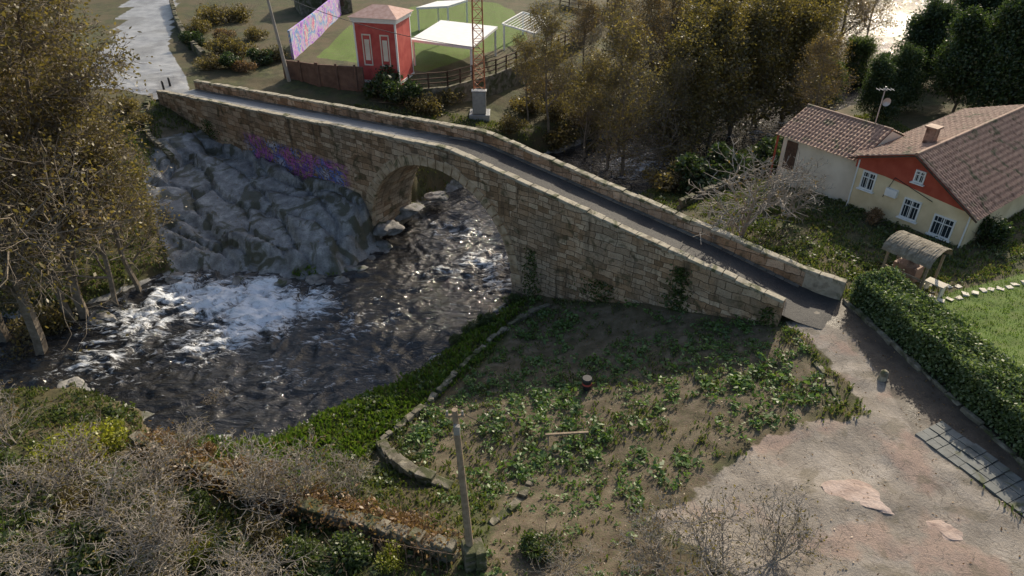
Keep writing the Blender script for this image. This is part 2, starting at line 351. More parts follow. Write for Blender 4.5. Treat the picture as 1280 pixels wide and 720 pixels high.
# ---------------- ground ----------------
def axis(a,b,st,lo,hi):
    c=list(np.arange(a,b+1e-6,st));s=st;x=c[-1]
    while x<hi: s*=1.13;x+=s;c.append(x)
    s=st;x=c[0];pre=[]
    while x>lo: s*=1.13;x-=s;pre.append(x)
    return np.array(pre[::-1]+c)
gx=axis(-36,42,.22,-700,700);gy=axis(12,74,.22,-300,1200)
X,Y=np.meshgrid(gx,gy);Z=hfun(X,Y)
V=np.stack([X.ravel(),Y.ravel(),Z.ravel()],1)
nx,ny=len(gx),len(gy);idx=np.arange(nx*ny).reshape(ny,nx)
Q=np.stack([idx[:-1,:-1],idx[:-1,1:],idx[1:,1:],idx[1:,:-1]],-1).reshape(-1,4)
me=npmesh('ground',V,Q,M_ground,smoothf=True);ground=obj('ground',me)
def gp(lst): return [tuple(G(u,v)[:2]) for u,v in lst]
zc=gp([(985,402),(1035,398),(1060,415),(1090,450),(1140,500),(1150,545),(1275,655),(1400,760),(1000,790),(880,690),(800,650),(865,625),(900,590),(960,545),(1030,525),(1090,525),(1060,480),(1030,445)])
zpath=gp([(780,655),(900,600),(880,580),(700,600),(680,560),(640,590),(600,720),(760,760),(900,720)])
zgarden=gp([(660,375),(960,400),(1060,500),(1000,530),(880,590),(820,640),(700,600),(600,620),(540,590),(500,545),(540,510),(620,440)])
zasph=gp([(975,385),(1000,360),(1045,368),(1110,410),(1200,480),(1290,560),(1400,640),(1400,700),(1275,650),(1140,540),(1100,470),(1060,415),(1020,405)])
zlawn=[gp([(1150,375),(1290,340),(1290,560),(1180,430)]),gp([(395,72),(440,30),(560,0),(640,10),(660,50),(530,90),(450,80)])]
zroad=gp([(238,118),(205,125),(150,112),(80,112),(140,55),(160,0),(150,-60),(230,-60),(218,20),(210,60),(232,95)])
zshade=gp([(140,170),(215,140),(300,185),(250,200),(200,200),(150,260)])
near=(X>-60)&(X<90)&(Y>5)&(Y<200)
def zmask(polys,w=1.0):
    m=np.zeros(X.shape)
    for pl in (polys if isinstance(polys[0],list) else [polys]):
        s=np.full(X.shape,-9.);s[near]=sdist(X[near],Y[near],pl);m=np.maximum(m,np.clip(.5+s/w,0,1))
    return m
mC=zmask(zc,1.6);mP=zmask(zpath);mG=zmask(zgarden);mA=zmask(zasph);mL=zmask(zlawn);mR=zmask(zroad);mRk=zmask(rock_poly,2.0)
sr=np.full(X.shape,-9.);sr[near]=sdist(X[near],Y[near],river_poly)
bed=np.clip(.5+(sr+.4)/1.0,0,1)
cA=np.zeros((nx*ny,4),np.float32);cA[:,0]=mC.ravel();cA[:,1]=np.maximum(np.maximum(mP,mG*.62),zmask(zshade)*.6).ravel();cA[:,2]=np.maximum(mRk,bed).ravel();cA[:,3]=1
cB=np.zeros((nx*ny,4),np.float32);cB[:,0]=mA.ravel();cB[:,1]=mL.ravel();cB[:,2]=mR.ravel();cB[:,3]=1
for nm,c in(('zoneA',cA),('zoneB',cB)):
    at=me.color_attributes.new(nm,'FLOAT_COLOR','POINT');at.data.foreach_set('color',c.ravel())
# ---------------- water ----------------
wx=axis(-34,8,.14,-130,150);wy=axis(24,60,.14,10,310)
WX,WY=np.meshgrid(wx,wy)
sd=sdist(WX,WY,river_poly)
foam_glint_z=np.full(WX.shape,.12)
for (u,v,r,a) in [(330,390,3.4,1.15),(385,380,2.4,.9),(270,375,3,1.05),(225,365,2.6,.95),(300,415,2.8,.85),(250,430,3,.6),(180,400,4,.65),(140,440,4,.55),(420,415,3,.5),(480,400,3,.35),(350,480,4,.32),(570,290,3,.5),(605,330,2.8,.62),(620,355,2,.6),(540,340,3,.4),(330,362,1.8,1.1),(440,440,4,.35),(1120,30,14,.6),(960,160,9,.45),(800,205,5,.6)]:  # rapids foam; spots under the arch and upstream paint water glints as white
    p=P(u,v,WZ);foam_glint_z=np.maximum(foam_glint_z,a*np.exp(-((WX-p[0])**2+(WY-p[1])**2)/(r*r)))
cr=math.cos(math.radians(-32));srr=math.sin(math.radians(-32))
ax_=(WX*cr-WY*srr);ay_=(WX*srr+WY*cr)
ax2=ax_+(fbm(ax_*.4,ay_*.4,50,2)-.5)*3;ay2=ay_+(fbm(ax_*.4,ay_*.4,54,2)-.5)*2
rg=1-np.abs(fbm(ax2*.55,ay2*1.2,60,3)*2-1)*1.6
wav=(rg-.5)*(.18+.42*foam_glint_z)+(fbm(ax2*1.6,ay2*2.8,70,3)-.5)*(.2+.45*foam_glint_z)
WZZ=WZ+wav*np.clip((sd+2)/2,.2,1)
foam_glint_z=foam_glint_z+np.clip(rg-.45,0,1)*.35
inside=(sd>-2.5)
V=np.stack([WX.ravel(),WY.ravel(),WZZ.ravel()],1);i2=np.arange(WX.size).reshape(WX.shape)
Q=np.stack([i2[:-1,:-1],i2[:-1,1:],i2[1:,1:],i2[1:,:-1]],-1).reshape(-1,4)
Q=Q[inside.ravel()[Q].any(1)]
used=np.unique(Q);rm=-np.ones(WX.size,int);rm[used]=np.arange(len(used))
wme=npmesh('river_water',V[used],rm[Q],M_water,smoothf=True);obj('river_water',wme)
at=wme.attributes.new('foam_glint','FLOAT','POINT');at.data.foreach_set('value',foam_glint_z.ravel()[used].astype(np.float32))
# ---------------- bridge ----------------
bridge=empty('stone_arch_bridge',(0,0,0))
lc,R,cz=23.75,6.55,-4.0
ths=np.linspace(math.pi,0,49)
arch_l=[lc+R*math.cos(t) for t in ths]
ls=sorted(set([round(x,4) for x in list(np.arange(0,BL,.4))+[BL] if abs(x-lc)>R+.02]+[round(x,4) for x in arch_l]))
Vb=[];Fb=[];UV=[]
def quad(a,b,c,d,ua,ub,uc,ud):
    i=len(Vb);Vb.extend([a,b,c,d]);Fb.append((i,i+1,i+2,i+3));UV.extend([ua,ub,uc,ud])
for l0,l1 in zip(ls[:-1],ls[1:]):
    mid=(l0+l1)/2
    def zb(l): 
        if abs(mid-lc)<R:
            q=R*R-(l-lc)**2;return cz+math.sqrt(max(0,q))
        return -8.
    t0,t1=float(btop(l0)),float(btop(l1));r0,r1=float(broad(l0)),float(broad(l1))
    for nn in(0,BW):
        quad(bw(l0,nn,zb(l0)),bw(l1,nn,zb(l1)),bw(l1,nn,t1),bw(l0,nn,t0),(l0,zb(l0)),(l1,zb(l1)),(l1,t1),(l0,t0))
    for nn in(.40,BW-.40):
        quad(bw(l0,nn,r0-.1),bw(l1,nn,r1-.1),bw(l1,nn,t1),bw(l0,nn,t0),(l0,r0),(l1,r1),(l1,t1),(l0,t0))
    for a,b2 in((0,.40),(BW-.40,BW)):
        quad(bw(l0,a,t0-.003),bw(l1,a,t1-.003),bw(l1,b2,t1-.003),bw(l0,b2,t0-.003),(l0,a),(l1,a),(l1,b2),(l0,b2))
for nn0,nn1 in((0,.40),(BW-.40,BW)):
    for l in(0,BL):
        t=float(btop(l));quad(bw(l,nn0,-3),bw(l,nn1,-3),bw(l,nn1,t),bw(l,nn0,t),(nn0,-3),(nn1,-3),(nn1,t),(nn0,t))
path=[(lc-R,-8)]+[(lc+R*math.cos(t),cz+R*math.sin(t)) for t in ths]+[(lc+R,-8)]
acc=0
for (a0,z0),(a1,z1) in zip(path[:-1],path[1:]):
    dl=math.hypot(a1-a0,z1-z0)
    quad(bw(a0,0,z0),bw(a0,BW,z0),bw(a1,BW,z1),bw(a1,0,z1),(0,acc),(BW,acc),(BW,acc+dl),(0,acc+dl));acc+=dl
bm_=bpy.data.meshes.new('masonry');bm_.from_pydata(Vb,[],Fb);bm_.materials.append(M_mas)
uvl=bm_.uv_layers.new(name='UVMap');uvl.data.foreach_set('uv',np.array(UV,np.float32).ravel());bm_.update()
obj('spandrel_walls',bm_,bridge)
b=NB('deck_asphalt')
n1=b.noise(.7,7);n2=b.noise(8,7,rough=.7);n4=b.noise(26,3)
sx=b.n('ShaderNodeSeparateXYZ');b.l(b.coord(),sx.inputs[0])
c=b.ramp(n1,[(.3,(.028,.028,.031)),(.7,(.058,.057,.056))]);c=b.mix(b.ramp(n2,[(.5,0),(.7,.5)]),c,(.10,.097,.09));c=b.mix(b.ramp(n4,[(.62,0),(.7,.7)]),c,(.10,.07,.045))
far_sheen=b.ramp(b.math('MULTIPLY',b.math('SUBTRACT',b.math('MULTIPLY',n1,3),sx.outputs[0]),.1),[(.55,0),(.95,.75)])  # wet sheen on the far half of the deck, put into colour and gloss
c=b.mix(far_sheen,c,b.mix(n2,(.2,.2,.2),(.36,.36,.36)))
b.bsdf(c,b.mix(far_sheen,(.62,.62,.62),(.4,.4,.4)),b.math('ADD',n2,n4),.6,.04,b.mix(far_sheen,(.2,.2,.2),(.5,.5,.5)));M_deck=b.m
Vd=[];Fd=[];dl_=np.arange(-3.2,BL+2.6,.4);dn=[.40,.8,1.4,2.1,2.8,3.4,BW-.40]
for l in dl_:
    for q in dn:
        z=float(broad(min(max(l,0),BL)))+.03*(1-((q-2.1)/1.7)**2)+(fbm(l*.8,q*.8,5)-.5)*.04+.02
        e=max(-l,l-BL,0)
        if e>0:
            xx,yy,_=bw(l,q,0);hz=H(xx,yy)+(.03 if e<2.4 else -.08);k_=float(smooth(e/1.6));z=z*(1-k_)+hz*k_
        Vd.append(bw(l,q,z))
k=len(dn)
for i in range(len(dl_)-1):
    for j in range(k-1): Fd.append((i*k+j,i*k+j+1,(i+1)*k+j+1,(i+1)*k+j))
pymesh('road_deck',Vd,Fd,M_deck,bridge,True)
M_gut=simple('gutter_granite',(.08,.075,.065),(.2,.19,.165),1.6,.8,.6,.03)
ang=math.atan2(BD[1],BD[0])
mb=MB()
for nn in(.56,BW-.56):
    l=0.1
    while l<BL-.6:
        w=random.uniform(.5,.9);z=float(broad(l+w/2));z2=float(broad(l+w));z1=float(broad(l))
        mb.box(bw(l+w/2,nn,z+.02),(w-.03,.28,.1),ang,0,-math.atan2(z2-z1,w),.012);l+=w
mb.make('gutter_stones',M_gut,bridge)
mb=MB()
for nn,la,lb in((.2,0,BL),(BW-.2,-2.1,BL)):
    l=la
    while l<lb-.2:
        w=min(random.uniform(.6,1.4),lb-l);z1=float(btop(max(l,0)));z2=float(btop(max(l+w,0)))
        mb.box(bw(l+w/2,nn+random.uniform(-.03,.03),(z1+z2)/2+.06+random.uniform(-.03,.03)),(w-.015,.47+random.uniform(-.05,.04),.19),ang+random.uniform(-.02,.02),random.uniform(-.05,.05),-math.atan2(z2-z1,w)+random.uniform(-.02,.02),.022);l+=w
mb.box(bw(-1.05,BW-.2,.2),(2.1,.40,1.55),ang)
mb.make('coping_stones',M_cop,bridge,.035)
mb=MB();nv=31
for i in range(nv):
    a0=math.pi*i/nv+.006;a1=math.pi*(i+1)/nv-.006;ro=R+.6+random.uniform(0,.2)
    for n0,n1_ in((-.07+random.uniform(-.02,.02),.3),(BW-.3,BW+.07)):
        vs=[]
        for q in(n0,n1_):
            for a,r in((a0,R-.02),(a1,R-.02),(a1,ro),(a0,ro)): vs.append(bw(lc+r*math.cos(a),q,cz+r*math.sin(a)))
        mb.poly(vs,BOXF)
mb.make('voussoirs',M_vous,bridge,.025)
# ---------------- vegetation ----------------
def leaves_q(C,s,rng,flat=0):
    N=len(C);a=rng.normal(size=(N,3));a[:,2]*=(1-flat);a/=np.linalg.norm(a,axis=1)[:,None]
    b=rng.normal(size=(N,3));b[:,2]*=(1-flat*.5);b-=a*(a*b).sum(1)[:,None];b/=np.linalg.norm(b,axis=1)[:,None]
    s=(s*rng.uniform(.6,1.3,N))[:,None]
    V=np.stack([C-a*s,C+b*s*.55,C+a*s,C-b*s*.55],1).reshape(-1,3)
    return V,np.arange(N*4).reshape(-1,4)
def tubes_q(S,k=4):
    S=np.array(S,float);p0=S[:,:3];p1=S[:,3:6];r0=S[:,6:7];r1=S[:,7:8]
    d=p1-p0;d/=np.linalg.norm(d,axis=1)[:,None]+1e-9
    ref=np.where(np.abs(d[:,2:3])<.9,np.array([[0,0,1.]]),np.array([[1.,0,0]]))
    a=np.cross(d,ref);a/=np.linalg.norm(a,axis=1)[:,None];c=np.cross(d,a)
    rings=[]
    for p,r in((p0,r0),(p1,r1)):
        for i in range(k):
            t=2*math.pi*i/k;rings.append(p+(a*math.cos(t)+c*math.sin(t))*r)
    V=np.stack(rings,1).reshape(-1,3);N=len(S);b=(np.arange(N)*2*k)[:,None]
    Q=np.concatenate([np.concatenate([b+i,b+(i+1)%k,b+k+(i+1)%k,b+k+i],1) for i in range(k)])
    return V,Q
def gen_tree(name,seed,Ht,spread,kids,leaf_per,leaf_s,lmat,bmat,tr=.25,first=.25,up=.08,stems=1,jit=.35,ang=(30,65),twr=.012):
    rnd=random.Random(seed);rng=np.random.default_rng(seed);S=[];tips=[]
    NL=len(kids)
    def grow(p,d,L,r,lev):
        nseg=8 if lev==0 else(5 if lev==1 else 3)
        for i in range(nseg):
            wob=.07 if lev==0 else .22
            d=(d+Vector((rnd.gauss(0,wob),rnd.gauss(0,wob),rnd.gauss(0,wob*.6)+up*(2 if lev==0 else 1)))).normalized()
            q=p+d*(L/nseg);f=1-(i+1)/nseg*(.8 if lev==0 else .65);f0=1-i/nseg*(.8 if lev==0 else .65)
            S.append((*p,*q,max(r*f0,twr*.6),max(r*f,twr*.5)));p=q
            fr=(i+1)/nseg
            if lev>=NL-2: tips.append(tuple(p))
            if lev<NL and (lev>0 or fr>=first):
                kc=kids[lev];kk=int(kc)+(1 if rnd.random()<kc-int(kc) else 0)
                for _ in range(kk):
                    an=math.radians(rnd.uniform(*ang));ax=d.orthogonal().normalized();ax.rotate(Matrix.Rotation(rnd.uniform(0,6.283),3,d))
                    nd=(d*math.cos(an)+ax*math.sin(an)).normalized()
                    if lev==0: LL=spread*(1.15-.65*fr)*rnd.uniform(.7,1.15)
                    else: LL=L*(.62-.2*fr)*rnd.uniform(.7,1.2)
                    grow(p.copy(),nd,LL,max(r*f*.55,twr),lev+1)
    for s in range(stems):
        d=Vector((rnd.gauss(0,.05 if stems==1 else .35),rnd.gauss(0,.05 if stems==1 else .35),1)).normalized()
        grow(Vector((rnd.gauss(0,.1),rnd.gauss(0,.1),-.3)),d,Ht*(1 if s==0 else rnd.uniform(.7,.95)),tr,0)
    V1,Q1=tubes_q(S,4 if NL>3 else 5)
    T=np.array(tips);C=np.repeat(T,int(leaf_per),axis=0) if leaf_per>=1 else T[rng.random(len(T))<leaf_per]
    C=C+rng.normal(0,jit,C.shape)
    V2,Q2=leaves_q(C,leaf_s,rng)
    V=np.concatenate([V1,V2]);Q=np.concatenate([Q1,Q2+len(V1)])
    mi=np.concatenate([np.zeros(len(Q1)),np.ones(len(Q2))])
    return npmesh(name,V,Q,[bmat,lmat],mi)
def gen_bush(name,seed,Nl,leaf_s,lmat,bmat,lumps=7):
    rng=np.random.default_rng(seed);C=[];S=[]
    for i in range(lumps):
        c=np.array([rng.uniform(-.6,.6),rng.uniform(-.6,.6),rng.uniform(.25,.75)]);r=rng.uniform(.25,.5)
        m=Nl//lumps;d=rng.normal(size=(m,3));d/=np.linalg.norm(d,axis=1)[:,None]
        C.append(c+d*r*(rng.uniform(.35,1.08,m)**.6)[:,None])
        S.append((0,0,-.1,*(c*.6),.03,.02));S.append((*(c*.6),*c,.02,.01))
    for i in range(60):
        d=rng.normal(size=3);d[2]=abs(d[2])+.3;d/=np.linalg.norm(d);S.append((*(d*.3),*(d*rng.uniform(.9,1.4)),.012,.004))
    C=np.concatenate(C);C=C[C[:,2]>-.05];C=C+rng.normal(0,.05,C.shape)
    V1,Q1=tubes_q(S,4);V2,Q2=leaves_q(C,leaf_s,rng)
    return npmesh(name,np.concatenate([V1,V2]),np.concatenate([Q1,Q2+len(V1)]),[bmat,lmat],np.concatenate([np.zeros(len(Q1)),np.ones(len(Q2))]))
T_alder=[gen_tree('alder%d'%i,11+i,20,7.8,(2.3,2.1,1.8,1.0),.7,.11,L_olive,M_barkp,.34,.2,.06,jit=.35,twr=.018) for i in range(2)]
T_mid=[gen_tree('mid%d'%i,31+i,12,4.4,(2.6,2.1,1.7,1),.5,.10,[L_olive,L_brown][i],M_barkp,.19,.2,.1,jit=.3,twr=.014) for i in range(2)]
T_gold=gen_tree('gold',41,12,4.2,(2.6,2.1,1.8,1),1,.13,L_gold,M_barkp,.2,.12,.08,jit=.45)
T_dark=[gen_tree('dark%d'%i,51+i,11,4.6,(3,2.4,1.8),6,.2,L_dark,M_bark,.22,.12,.06,jit=.55) for i in range(2)]
T_green=gen_tree('green',55,11,4.6,(3,2.4,1.8),4,.2,L_green,M_bark,.22,.12,.06,jit=.55)
T_bare=gen_tree('bare',61,4.0,3.4,(1.6,1.7,1.3),.06,.08,L_brown,M_barkf,.13,.12,.02,jit=.05,twr=.022)
T_shrubbare=[gen_tree('shb%d'%i,71+i,3.0,1.9,(1.2,1.3,.6),.3,.06,[L_brown,L_olive][i],M_barkf,.045,.1,.02,stems=3,jit=.08,twr=.012) for i in range(2)]
B_dark=gen_bush('bd',81,2400,.075,L_dark,M_bark)
B_green=gen_bush('bg',91,2000,.07,L_green,M_bark,10)
B_olive=gen_bush('bo',95,1700,.065,L_olive,M_bark,10);B_brown=gen_bush('bb',96,1600,.065,M_fern,M_bark)
B_yel=gen_bush('by',97,1500,.065,L_yel,M_bark,9)
def put(me,name,u,v,vtop=None,h=None,base=None,z=None,sx=1.0):
    p=G(u,v) if z is None else P(u,v,z)
    hh=h if h else hgt(p,vtop)
    s=hh/base
    obj(name,me,None,p,random.uniform(0,6.28),(s*sx,s*sx,s))
put(T_alder[0],'alder_tree',62,468,-40,base=20)
put(T_alder[1],'alder_tree',20,450,-60,base=20)
put(T_alder[1],'alder_tree',-60,380,-20,base=20)
put(T_alder[1],'alder_tree',112,408,10,base=20,sx=1.05)
put(T_mid[0],'alder_tree',150,398,150,base=12)
put(T_mid[1],'alder_tree',100,415,110,base=12)
put(T_mid[0],'alder_tree',175,372,190,base=12,sx=1.2)
put(T_alder[0],'alder_tree',-90,260,-60,base=20)
for (u,v,vt) in [(20,200,60),(70,150,50),(110,200,110),(40,60,-60),(90,40,-40),(-20,120,0),(40,300,90),(10,120,30),(85,115,40),(60,230,60),(120,260,140),(30,90,0),(-10,60,-50)]: put(T_mid[random.randint(0,1)],'riverside_tree',u,v,vt,base=12,sx=1.2)
for (u,v,vt) in [(778,238,55),(760,230,100),(730,215,90),(820,225,95),(685,165,30),(660,150,60)]: put(T_mid[0],'riverside_tree',u,v,vt,base=12)
for (u,v,vt) in [(850,215,60),(880,200,30),(910,185,30),(940,170,10),(975,165,25),(860,150,10),(900,130,-10),(1000,120,-10)]: put(T_gold,'autumn_tree',u,v,vt,base=12,sx=1.1)
for (u,v,vt) in [(800,110,0),(830,90,-20),(770,70,-10),(1040,90,-40),(1010,160,60),(1080,60,-40),(960,60,-60),(880,50,-60),(760,20,-50),(820,30,-50),(700,0,-50),(730,90,10),(780,140,40),(830,140,30),(740,-5,-60)]: put(T_mid[1],'riverside_tree',u,v,vt,base=12,sx=1.2)
for (u,v,vt) in [(1150,110,25),(1190,140,40),(1240,150,35),(1275,140,20),(1120,140,75),(1210,70,-20),(1270,60,-60),(1320,150,0),(1090,150,90)]: put(T_dark[random.randint(0,1)],'evergreen_tree',u,v,vt,base=11)
for (u,v,vt) in [(1020,140,85),(1060,120,60),(1300,90,-30)]: put(T_green,'green_tree',u,v,vt,base=11)
for (u,v,vt) in [(1190,20,-60),(1240,10,-70),(1050,15,-60),(850,10,-60),(780,5,-50),(930,5,-80),(980,20,-50)]: put(T_gold,'autumn_tree',u,v,vt,base=12,sx=1.2)
put(T_bare,'fruit_tree',925,300,200,base=4.6,sx=1.2);put(T_bare,'fruit_tree',985,275,215,base=4.6)
for (u,v,h) in [(900,715,3.2),(965,705,2.6),(830,705,2.4),(310,650,3.4),(390,640,3),(230,570,2.4),(180,710,3.4),(60,650,3),(330,725,2.8),(700,715,1.6),(270,525,2.0),(20,560,3),(110,620,3.0),(140,680,3.2),(250,690,3),(80,720,3),(440,620,2.2),(200,640,3)]:
    put(T_shrubbare[random.randint(0,1)],'bare_shrub',u,v,h=h,base=3.2,sx=1.15)
for (me_,nm,L) in [(B_yel,'yellow_shrub',[(90,580,2.0),(125,560,1.6),(60,600,1.3),(250,700,.9),(490,705,.8)]),
  (B_green,'green_shrub',[(150,620,1.4),(40,660,1.6),(680,690,.9),(300,700,1.1),(430,700,1.0),(610,405,.9),(590,415,.7),(570,430,.6),(640,380,.8),(20,600,1.5),(250,650,1.1),(150,670,1.3),(90,700,1.4),(380,700,1.0),(10,700,1.6)]),
  (B_dark,'dark_shrub',[(480,122,2.6),(500,130,2.2),(290,85,1.6),(245,60,1.8),(330,80,1.5),(1230,300,1.6),(1000,200,2.),(960,215,2.2),(880,238,2.4),(910,228,2.6),(850,232,1.8),(1110,95,2.6)]),
  (B_olive,'olive_shrub',[(535,140,1.8),(560,130,1.6),(640,165,1.6),(700,180,2),(740,200,1.8),(840,235,2.2),(160,140,1.4),(175,155,1),(60,420,2),(30,470,2),(100,440,1.4),(700,150,2.5),(660,140,2),(720,120,2.2),(750,140,2),(280,65,2),(320,50,1.6),(265,85,1.5),(300,72,2.2),(345,75,1.5),(250,42,2),(270,30,2.4),(300,25,2),(100,640,1.2),(200,660,1.2),(330,680,1)]),
  (B_brown,'dead_fern_shrub',[(210,560,.9),(250,575,.9),(290,590,.8),(330,600,.8),(400,625,.9),(450,645,.9),(500,655,.8),(1090,280,1.0),(670,120,2),(730,160,2),(310,90,1.3),(285,50,1.5)])]:
    for (u,v,s) in L: put(me_,nm,u,v,h=s,base=1.1,sx=random.uniform(.95,1.4))
rng=np.random.default_rng(12);C=[]
for l0,zt,zb_,w_,nn_ in [(5.6,1.2,-1.9,.45,650),(15.6,-1.0,-4.6,.4,350),(0.6,.6,-.8,.3,160),(10.5,-1.5,-3.0,.8,300),(50,.4,-1.2,.8,200)]:
    t=rng.random(nn_);q=np.array([bw(l0+rng.normal()*w_*(.5+.6*(1-tt)),-.06-abs(rng.normal())*.05,zb_+(zt-zb_)*tt) for tt in t]);C.append(q)
V,Q=leaves_q(np.concatenate(C),.10,rng);obj('climbing_ivy',npmesh('climbing_ivy',V,Q,L_green))
def blades(name,N,xr,yr,cond,s,mat,per=4,spread=.1):
    rng=np.random.default_rng(N);x=rng.uniform(*xr,N);y=rng.uniform(*yr,N);k=cond(x,y);x=x[k];y=y[k];z=hfun(x,y);k=z>WZ+.1;x,y,z=x[k],y[k],z[k]
    n_=len(x);x=np.repeat(x,per)+rng.normal(0,spread,n_*per);y=np.repeat(y,per)+rng.normal(0,spread,n_*per);z=np.repeat(z,per)
    a=rng.uniform(0,6.283,n_*per);h=s*rng.uniform(.5,1.4,n_*per);w=h*.22;ln=rng.uniform(.1,.7,n_*per)
    dx,dy=np.cos(a),np.sin(a)
    p=np.stack([x,y,z-.02],1);side=np.stack([-dy,dx,0*dx],1)*w[:,None]
    mid=p+np.stack([dx*ln*h*.35,dy*ln*h*.35,h*.6],1);tip=p+np.stack([dx*ln*h,dy*ln*h,h],1)
    V=np.stack([p,mid+side,tip,mid-side],1).reshape(-1,3)
    return obj(name,npmesh(name,V,np.arange(len(V)).reshape(-1,4),mat))
sdC=lambda x,y:np.maximum(np.maximum(sdist(x,y,zc),sdist(x,y,zasph)),np.maximum(sdist(x,y,zroad),sdist(x,y,zlawn[0])))
def inb(x,y):
    l=(x-A[0])*BD[0]+(y-A[1])*BD[1];nn=(x-A[0])*BN[0]+(y-A[1])*BN[1];return (l>-2.5)&(l<BL+2)&(nn>-.1)&(nn<BW+.1)
def cond_g(x,y):
    r=np.random.default_rng(1).random(len(x))
    g=sdist(x,y,zgarden)>0;pp=sdist(x,y,zpath)>-.3
    return (sdC(x,y)<-.1+.5*(r-.5))&~inb(x,y)&(sdist(x,y,rock_poly)<.2)&((~g)|(r<.35*(fbm(x*.5,y*.5,77)>.5)+.08))&((~pp)|(r<.12))&(fbm(x*.6,y*.6,15)>.36)
blades('grass',75000,(-34,36),(12,66),cond_g,.2,L_grass,4)
def cond_b(x,y):
    s=sdist(x,y,river_poly);return (s<-.3)&(s>-5)&(y<42)&(x>-16)&(x<1)&(sdist(x,y,zgarden)<-.2)
blades('bank_grass',7000,(-16,1),(22,42),cond_b,.26,L_lawn,5)
blades('lawn_grass',16000,(17,42),(15,40),lambda x,y:sdist(x,y,zlawn[0])>0,.09,L_lawn,4)
def weeds(name,N,xr,yr,cond,s,mat):
    rng=np.random.default_rng(N);x=rng.uniform(*xr,N);y=rng.uniform(*yr,N);k=cond(x,y);x=x[k];y=y[k];z=hfun(x,y);n_=len(x);per=16
    sc=np.repeat(s*rng.uniform(.3,1.35,n_),per)
    cx=np.repeat(x,per);cy=np.repeat(y,per);cz_=np.repeat(z,per);a=rng.uniform(0,6.283,n_*per);rad=rng.uniform(.1,1,n_*per)*sc;hh=rng.uniform(.15,.8,n_*per)*sc
    C=np.stack([cx+np.cos(a)*rad,cy+np.sin(a)*rad,cz_+hh],1)
    V,Q=leaves_q(C,1.0,rng,flat=.6);V=C.repeat(4,0)+(V-C.repeat(4,0))*np.repeat(sc*.32,4)[:,None]
    return obj(name,npmesh(name,V,Q,mat))
weeds('garden_weeds',2300,(-6,17),(17,40),lambda x,y:(sdist(x,y,zgarden)>.2)&(fbm(x*.35,y*.35,88)>.49),.34,L_weed)
weeds('verge_weeds',2500,(-8,16),(14,32),lambda x,y:(sdC(x,y)<-.3)&(fbm(x*.5,y*.5,99)>.55)&(sdist(x,y,river_poly)<-1),.24,L_weed)
weeds('undergrowth',6000,(-34,-4),(12,45),lambda x,y:(sdC(x,y)<-.3)&(fbm(x*.4,y*.4,101)>.45)&(sdist(x,y,river_poly)<-.6)&(sdist(x,y,rock_poly)<0)&~inb(x,y),.3,L_green)
weeds('orchard_undergrowth',1800,(10,32),(32,62),lambda x,y:(sdC(x,y)<-.3)&(fbm(x*.4,y*.4,111)>.47)&(sdist(x,y,river_poly)<-.6)&~inb(x,y),.3,L_green)
RL=np.random.default_rng(8)
x=RL.uniform(-30,24,14000);y=RL.uniform(13,56,14000);k=(sdist(x,y,zc)<0)|(RL.random(14000)<.25);x,y=x[k],y[k];z=hfun(x,y);k=(z>WZ+.1)&~inb(x,y);C=np.stack([x[k],y[k],z[k]+.03],1)
V,Q=leaves_q(C,.05,RL,flat=.8);obj('fallen_leaves',npmesh('fallen_leaves',V,Q,M_fern))
# ---------------- walls ----------------
def stone_wall(name,pts,h,th,mat,bl=.5,row=.25,jt=.04):
    mb=MB();pts=[np.array(p,float) for p in pts]
    for a,b2 in zip(pts[:-1],pts[1:]):
        L=np.linalg.norm((b2-a)[:2]);an=math.atan2(b2[1]-a[1],b2[0]-a[0]);rows=int(h/row)+2
        for r in range(rows):
            l=-random.uniform(0,bl*.5)
            while l<L:
                w=random.uniform(.6,1.4)*bl;f=(l+w/2)/L;c=a+(b2-a)*min(max(f,0),1)
                zz=c[2]-r*row-row/2+ (random.uniform(-.09,.06) if r==0 else 0)
                if not(r==0 and random.random()<.18): mb.box((c[0],c[1],zz),(w*.97,th+random.uniform(-.1,.06),row*.96),an+random.uniform(-.12,.12),jit=jt)
                l+=w
    return mb.make(name,mat,None,.03)
def GP(lst,dz): 
    o=[]
    for u,v in lst: p=G(u,v);o.append((p[0],p[1],p[2]+dz))
    return o
stone_wall('garden_retaining_wall',GP([(685,385),(668,392),(650,402),(630,416),(610,432),(585,455),(560,480),(540,502),(520,520),(500,537),(480,552)],.32),.9,.32,M_drywall,.4,.2,.05)
stone_wall('curved_stone_wall',GP([(478,562),(488,575),(500,585),(515,594),(530,600),(556,608)],.5),.8,.5,M_drywall,.6,.28)
stone_wall('garden_step_wall',GP([(665,600),(655,618),(640,638),(615,655)],.15),.5,.35,M_drywall,.4,.2,.05)
stone_wall('field_stone_wall',GP([(175,560),(230,590),(300,615),(380,645),(460,668),(565,700)],.9),1.3,.55,M_drywall)
stone_wall('path_edge_wall',GP([(985,405),(1005,435),(1030,470),(1050,505)],.1),.5,.28,M_drywall)
stone_wall('road_stone_wall',GP([(215,5),(222,30),(235,55),(255,75)],1.0),1.2,.5,M_drywall)
stone_wall('road_stone_wall',GP([(190,125),(180,145),(188,175),(215,200)],.5),1.0,.4,M_drywall)
stone_wall('garden_boundary_wall',GP([(850,262),(900,240),(960,215)],.8),1.0,.4,M_drywall)
wp=GP([(190,560),(230,588),(300,613),(380,643),(460,666),(560,695)],.6);C=[]
for a,b2 in zip(wp[:-1],wp[1:]):
    m=1500;t=RL.random(m)[:,None];C.append(np.array(a)*(1-t)+np.array(b2)*t+RL.normal(0,1,(m,3))*[.4,.4,.3])
V,Q=leaves_q(np.concatenate(C),.09,RL);obj('dead_bracken',npmesh('dead_bracken',V,Q,M_fern))
